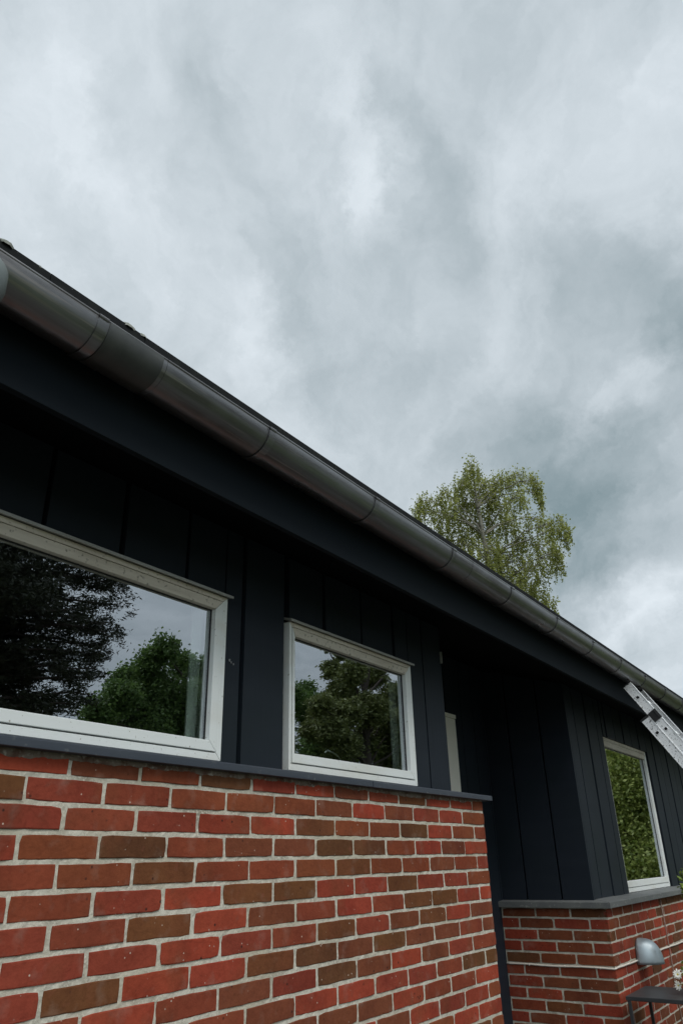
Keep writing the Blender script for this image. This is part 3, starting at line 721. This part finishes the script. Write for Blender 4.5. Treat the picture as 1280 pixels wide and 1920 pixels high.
# ------------------------------------------------------------------ table with flowers
TZ = -.95
t = thing('side_table', 'small dark metal table against the brick wall under the dome lamp', 'table', (4.35, -.5, GROUND + .03))
bz = t.location
mb = MB(); mb.box(4.125 - bz.x, 4.58 - bz.x, -.86 - bz.y, -.125 - bz.y, TZ - .022 - bz.z, TZ - bz.z); mb.build('table_top', TABLE, t, bevel=.003)
for (x, y) in ((4.135, -.143), (4.563, -.143), (4.135, -.847), (4.563, -.847)):
    mb = MB(); mb.box(x - .009 - bz.x, x + .009 - bz.x, y - .009 - bz.y, y + .009 - bz.y, 0, TZ - .0225 - bz.z); mb.build('leg', TABLE, t, bevel=.001)
def leaf_cloud(pts, size, mat_, name, parent, elong=1.6, droop=0, rnd=None):
    rnd = rnd or random
    V = []; F = []
    for p in pts:
        s = size * rnd.uniform(.6, 1.35)
        a = Vector((rnd.gauss(0, 1), rnd.gauss(0, 1), rnd.gauss(0, .6) - droop)).normalized()
        b = a.cross(Vector((rnd.gauss(0, 1), rnd.gauss(0, 1), rnd.gauss(0, 1)))).normalized()
        o = len(V); p = Vector(p)
        V += [p - a * s * elong * .5, p + b * s * .5, p + a * s * elong * .5, p - b * s * .5]; F.append((o, o + 1, o + 2, o + 3))
    me = bpy.data.meshes.new(name); me.from_pydata([tuple(v) for v in V], [], F); me.materials.append(mat_)
    ob = bpy.data.objects.new(name, me); COL.objects.link(ob); ob.parent = parent
    return ob
# potted daisies standing on the table, the flower heads just enter the frame
t = thing('potted_daisies', 'white daisies in a grey pot on the dark side table', 'flowers', (4.33, -.56, TZ))
mb = MB(); mb.lathe([(0, .001), (.055, .001), (.075, .10), (.080, .105), (.080, .115), (.072, .115), (.066, .095), (0, .09)], (0, 0, 0), 24); mb.build('pot', CERAM, t, smooth=True)
heads = [on_y(1265, 1826, -.40), on_y(1268, 1847, -.405), on_y(1279, 1822, -.43), on_y(1283, 1836, -.45)]
heads = [Vector((4.28 + .03 * k, 0, 0)) for k in range(4)]
for k, (px, py) in enumerate(((1269, 1827), (1270, 1848), (1283, 1820), (1290, 1838))):
    d = ray(px, py); tt = (heads[k].x - CAM.x) / d.x; heads[k] = CAM + d * tt
for k in range(9): heads.append(Vector((4.33 + random.uniform(-.1, .1), -.56 + random.uniform(-.1, .1), -.80 + random.uniform(-.04, .07))))
stems = MB()
for h in heads:
    pet = MB()
    hl = h - Vector(t.location)
    stems.tube([(hl.x * .2, hl.y * .2, .09), (hl.x * .7, hl.y * .7, .09 + (hl.z - .09) * .6), tuple(hl)], .0018, 5)
    nrmv = Vector((random.uniform(-.9, -.3), random.uniform(-.8, -.2), random.uniform(.1, .7))).normalized()
    a = nrmv.orthogonal().normalized(); b = nrmv.cross(a)
    npet = 11
    for q in range(npet):
        an = 2 * math.pi * q / npet + random.uniform(-.08, .08); u = a * math.cos(an) + b * math.sin(an); w = nrmv.cross(u); L_ = random.uniform(.024, .031)
        p0 = hl + nrmv * .001; vs = [p0 + u * .004 - w * .002, p0 + u * L_ * .6 - w * .0052 + nrmv * .003, p0 + u * L_ - w * .003 - nrmv * .001, p0 + u * L_ + w * .003 - nrmv * .001, p0 + u * L_ * .6 + w * .0052 + nrmv * .003, p0 + u * .004 + w * .002]
        pet.add(vs, [(0, 1, 4, 5), (1, 2, 3, 4)])
    pet.add([hl + nrmv * .005] + [hl + (a * math.cos(2 * math.pi * q / 10) + b * math.sin(2 * math.pi * q / 10)) * .0055 + nrmv * .002 for q in range(10)], [(0, 1 + q, 1 + (q + 1) % 10) for q in range(10)], 1)
    pet.build('flower_head', [PETAL, YOLK], t)
stems.build('stems', L_PLANT, t)
pts = []
for k in range(420):
    a_ = random.random() * 6.283; r_ = random.random() ** .5 * .13; zz = random.uniform(.08, .17)
    pts.append((r_ * math.cos(a_), r_ * math.sin(a_) , zz))
leaf_cloud(pts, .014, L_PLANT, 'leaves', t, 2.2)

# ------------------------------------------------------------------ trees and shrubs
def limb(mb, a, b, r0, r1, sag=.0, n=6, rnd=random, wob=.04):
    a, b = Vector(a), Vector(b); L_ = (b - a).length; pts = []
    for i in range(n + 1):
        t_ = i / n; p = a.lerp(b, t_); p.z += sag * L_ * math.sin(math.pi * t_)
        if 0 < i < n: p += Vector((rnd.gauss(0, wob * L_), rnd.gauss(0, wob * L_), rnd.gauss(0, wob * L_))) * .4
        pts.append(tuple(p))
    mb.tube(pts, [r0 + (r1 - r0) * i / n for i in range(n + 1)], 6, cap=False)
    return pts
# birch far behind the ridge
def birch():
    rnd = random.Random(11)
    D0 = 27.0
    c = at_dist(925, 1060, D0)
    t = thing('birch_tree', 'airy weeping birch rising behind the roof of the house', 'tree', (c.x, c.y, GROUND))
    base = Vector(t.location)
    fwd = ray(925, 1060).normalized()
    lobes = [(884, 882, 20, 28), (868, 910, 26, 32), (905, 915, 32, 34), (835, 932, 22, 26), (798, 945, 24, 24), (782, 962, 14, 22), (940, 905, 28, 22), (975, 895, 32, 18), (1003, 905, 12, 26), (1010, 930, 6, 20), (870, 960, 42, 42), (925, 955, 38, 34),
             (968, 940, 28, 22), (830, 975, 32, 32), (900, 1000, 46, 40), (955, 985, 28, 22), (1005, 975, 28, 16), (1043, 985, 26, 20), (1056, 1000, 10, 24), (985, 1015, 32, 22), (1025, 1030, 30, 30), (1043, 1045, 14, 30),
             (960, 1050, 44, 34), (1005, 1070, 30, 28), (920, 1040, 34, 40), (975, 1100, 38, 34), (1010, 1115, 26, 22), (1030, 1130, 14, 14), (930, 1100, 60, 40), (860, 1020, 40, 40)]
    wood = MB(); pts = []; strands = MB()
    top = at_dist(884, 875, D0)
    tr = [base, at_dist(960, 1300, D0), at_dist(930, 1130, D0), at_dist(912, 1040, D0), at_dist(895, 950, D0), top]
    tr = [Vector(p) for p in tr]
    wood.tube([tuple(p - base) for p in tr], [.26, .20, .14, .10, .05, .012], 10, cap=False)
    anchors = [tr[2].lerp(tr[3], .2), tr[2].lerp(tr[3], .8), tr[3].lerp(tr[4], .4), tr[4], tr[1].lerp(tr[2], .6)]
    pxm = D0 / FPX
    for (px, py, sx, sy) in lobes:
        sx *= .80; sy *= .82
        dep = rnd.uniform(-1.0, 1.0) * (1.2)
        cc = at_dist(px, py, D0 + dep)
        below = [q for q in anchors if q.z < cc.z - .2] or anchors[-1:]
        an = min(below, key=lambda q: (q - cc).length)
        P_ = limb(wood, an - base, cc + Vector((0, 0, sy * pxm * .4)) - base, .035, .008, .10, 7, rnd)
        right = fwd.cross(Vector((0, 0, 1))).normalized(); depv = right.cross(Vector((0, 0, 1)))
        nstr = int(12 + sx * sy / 13)
        for k in range(nstr):
            a_ = rnd.random() * 6.283; r_ = rnd.random() ** .5
            o = cc + right * (sx * pxm * r_ * math.cos(a_)) + depv * (sx * pxm * rnd.uniform(-1, 1) * .9) + Vector((0, 0, sy * pxm * r_ * math.sin(a_)))
            L_ = rnd.uniform(.25, .75) ; lean = Vector((rnd.gauss(0, .10), rnd.gauss(0, .10), 0))
            if k % 2 == 0: limb(wood, P_[-1 - (k % 3)], o - base, .008, .003, .12, 4, rnd)
            n = int(L_ / .030); q = o.copy()
            cv = rnd.gauss(0, .12)
            st = [tuple(q - base)]
            for i in range(n):
                q = q + Vector((lean.x * .03 + cv * .01, lean.y * .03, -.030)); 
                if rnd.random() < .9: pts.append(q - base + Vector((rnd.gauss(0, .03), rnd.gauss(0, .03), rnd.gauss(0, .02))))
                if i % 6 == 5: st.append(tuple(q - base))
            if len(st) > 1: strands.tube(st, .0025, 3, cap=False)
            for i in range(6): pts.append(o - base + Vector((rnd.gauss(0, .10), rnd.gauss(0, .10), rnd.gauss(0, .10))))
    wood.build('trunk', BIRCHBARK, t, smooth=True); strands.build('twigs', BARK, t)
    leaf_cloud(pts, .057, L_BIRCH, 'crown', t, 1.35, .5, rnd)
    print('birch leaves', len(pts))
birch()

GP = CY + .014     # glass plane, used to set the garden trees where the panes show their reflection
def mir(px, py, Y):
    q = on_y(px, py, Y); return Vector((q.x, 2 * GP - q.y, q.z))
def blob_tree(name, label, lobes, n, size, lm, trunk_x_y, group=None, seed=1, elong=1.5, shell=.55, flat=1.0, tr=.22, cat='tree'):
    """lobes: (centre Vector, rx, ry, rz); leaves in clusters through the lobes"""
    rnd = random.Random(seed)
    t = thing(name, label, cat, (trunk_x_y[0], trunk_x_y[1], GROUND), group); base = Vector(t.location)
    tot = sum(l[1] * l[3] for l in lobes); pts = []; wood = MB()
    top = max(l[0].z for l in lobes)
    wood.tube([(0, 0, 0), (.05, 0, (top - GROUND) * .4), (0, .05, (top - GROUND) * .75), (.0, 0, (top - GROUND) * .95)], [tr, tr * .75, tr * .4, tr * .1], 9, cap=False)
    for (c, rx, ry, rz) in lobes:
        hz = max(.3, (c.z - GROUND) * .75); limb(wood, (0, 0, min(hz, (top - GROUND) * .9)), c - base, tr * .22, .015, .03, 6, rnd)
        m = int(n * rx * rz / tot); ncl = max(6, m // 30)
        for k in range(ncl):
            v = Vector((rnd.gauss(0, 1), rnd.gauss(0, 1), rnd.gauss(0, 1))).normalized() * (shell + (1 - shell) * rnd.random()) * rnd.uniform(.8, 1.05)
            cc = c + Vector((v.x * rx, v.y * ry, v.z * rz)); s = min(rx, rz) * .16 + .03
            for q in range(30): pts.append(cc + Vector((rnd.gauss(0, s), rnd.gauss(0, s), rnd.gauss(0, s * flat))) - base)
    wood.build('trunk', BARK, t, smooth=True)
    leaf_cloud(pts, size, lm, 'crown', t, elong, .1, rnd)
    return t
def pine():
    rnd = random.Random(5); Y = 7.0
    c = mir(-60, 1200, Y)
    t = thing('pine_tree', 'dark pine with layered drooping boughs, mirrored in the wide window', 'tree', (c.x - .6, c.y, GROUND)); base = Vector(t.location)
    wood = MB(); pts = []
    H = mir(100, 700, Y).z - GROUND
    wood.tube([(0, 0, 0), (.05, 0, H * .5), (0, 0, H)], [.24, .16, .03], 10, cap=False)
    # bough tips following the silhouette on the right, others all round
    tips = [(248, 1098), (228, 1112), (243, 1180), (215, 1150), (222, 1200), (182, 1258), (205, 1225), (160, 1322), (140, 1280), (120, 1338), (238, 1050), (246, 1010), (240, 960), (60, 1345), (60, 1290), (90, 1230), (0, 1340), (20, 1250)]
    boughs = []
    for (px, py) in tips:
        for k in range(3):
            q = mir(px - k * 22 - rnd.random() * 8, py + rnd.uniform(-10, 10), Y); q.y += (k - 1) * .5 + rnd.uniform(-.3, .3); boughs.append(q)
    for k in range(190):
        a_ = rnd.random() * 6.283; z = rnd.uniform(.50, .98) * H; r_ = 2.3 * (1.15 - z / H) ** .6 * rnd.uniform(.6, 1)
        v = Vector((base.x + r_ * math.cos(a_), base.y + r_ * math.sin(a_), GROUND + z))
        # keep the silhouette: skip boughs that would reach past the crown's edge
        if v.x > c.x + 1.35: continue
        boughs.append(v)
    for q in boughs:
        L_ = math.hypot(q.x - base.x, q.y - base.y)
        st = Vector((base.x, base.y, q.z - .18 * L_ - .1))
        P_ = limb(wood, st - base, q - base, .035, .008, .05, 7, rnd, .03)
        for i in range(2, 8):
            p = Vector(P_[i]); 
            for k in range(5):
                s_ = .10 + .10 * (7 - i) / 5; cc = p + Vector((rnd.gauss(0, s_), rnd.gauss(0, s_), rnd.gauss(0, .05) - .02))
                for m in range(46): pts.append(cc + Vector((rnd.gauss(0, .055), rnd.gauss(0, .055), rnd.gauss(0, .032) + .02)))
    wood.build('trunk', BARK, t, smooth=True); leaf_cloud(pts, .017, L_PINE, 'crown', t, 4.0, 0, rnd)
    print('pine', len(pts))
pine()
Y = 15.0; px2m = lambda d_: d_ * 15 / 1379 * 1.35
lob = [(310, 1218, 30), (232, 1280, 32), (182, 1335, 30), (172, 1370, 34), (260, 1350, 60), (330, 1365, 70), (290, 1235, 32), (345, 1245, 34), (390, 1258, 34), (260, 1270, 34), (225, 1305, 36), (195, 1350, 32), (300, 1310, 56), (360, 1320, 60), (430, 1290, 45), (480, 1300, 45), (540, 1310, 38), (580, 1330, 45), (570, 1300, 34), (600, 1360, 50), (280, 1390, 60), (400, 1400, 70), (500, 1400, 70), (590, 1400, 50)]
L1 = [(mir(x, y, Y + random.uniform(-1, 1)), px2m(r), px2m(r), px2m(r) * .95) for x, y, r in lob]
cx = sum(l[0].x for l in L1) / len(L1); cy = sum(l[0].y for l in L1) / len(L1)
blob_tree('maple_tree', 'round crowned green maple beyond the lawn, mirrored in the wide window', L1, 120000, .065, L_DECID, (cx, cy), seed=3, shell=.3)
Y = 12.0; s_ = 12 / 1379 * 1.75
lob = [(715, 1360, 50), (700, 1390, 55), (735, 1330, 45), (612, 1215, 12), (605, 1340, 34), (650, 1340, 40), (590, 1370, 30), (640, 1400, 40), (640, 1225, 20), (622, 1255, 26), (660, 1262, 34), (700, 1270, 36), (740, 1300, 36), (640, 1300, 40), (600, 1320, 26), (690, 1330, 46), (740, 1360, 46), (620, 1370, 36), (670, 1400, 46), (730, 1420, 46), (780, 1380, 40), (700, 1215, 20), (660, 1180, 25), (700, 1140, 28), (760, 1230, 40), (750, 1160, 30)]
L2 = [(mir(x, y, Y + random.uniform(-.8, .8)), r * s_, r * s_, r * s_ * .85) for x, y, r in lob]
cx = sum(l[0].x for l in L2) / len(L2); cy = sum(l[0].y for l in L2) / len(L2)
blob_tree('spruce_tree', 'brownish green spruce across the garden, mirrored in the small square window', L2, 150000, .05, L_OLIVE, (cx, cy), seed=4, shell=.15, elong=2.6, flat=.5)
L3 = []
for (x, y, z, r) in ((16.5, -2.6, -.6, 1.0), (17.3, -3.3, .4, 1.2), (17.0, -2.7, 1.5, 1.0), (18.2, -3.6, 2.2, 1.1), (19, -2.6, .8, 1.2), (19.6, -3.8, -.4, 1.2), (17.6, -3.0, 3.0, .8), (16.4, -3.7, -.6, 1.0), (18.4, -4.6, 1.0, 1.2)):
    L3.append((Vector((x, y, z)), r, r, r))
blob_tree('garden_bush', 'tall sunlit yellow green bush past the house, mirrored in the tall window', L3, 90000, .055, L_HEDGE, (17.8, -3.2), seed=6, shell=.45, cat='bush')

# leafy shrub at the right edge, standing by the wing wall
t = thing('leafy_shrub', 'bright green shrub tips at the right edge beside the tall window sill', 'plant', (4.62, -.72, GROUND + .03))
rnd = random.Random(9); base = Vector(t.location); wood = MB(); pts = []
tipsL = [(1281, 1650), (1280, 1668), (1284, 1686), (1288, 1640), (1290, 1676), (1290, 1660), (1300, 1690), (1310, 1640), (1330, 1680), (1320, 1720), (1345, 1660)]
for (px, py) in tipsL:
    d = ray(px, py); q = CAM + d * ((4.62 + rnd.uniform(-.08, .08) - CAM.x) / d.x)
    P_ = limb(wood, (rnd.uniform(-.03, .03), rnd.uniform(-.03, .03), 0), q - base, .008, .002, .02, 8, rnd, .02)
    for i in range(4, 9):
        for k in range(26): pts.append(Vector(P_[i]) + Vector((rnd.gauss(0, .022), rnd.gauss(0, .015), rnd.gauss(0, .026))))
wood.build('stems', BARK, t); leaf_cloud(pts, .018, L_PLANT, 'leaves', t, 2.0, 0, rnd)
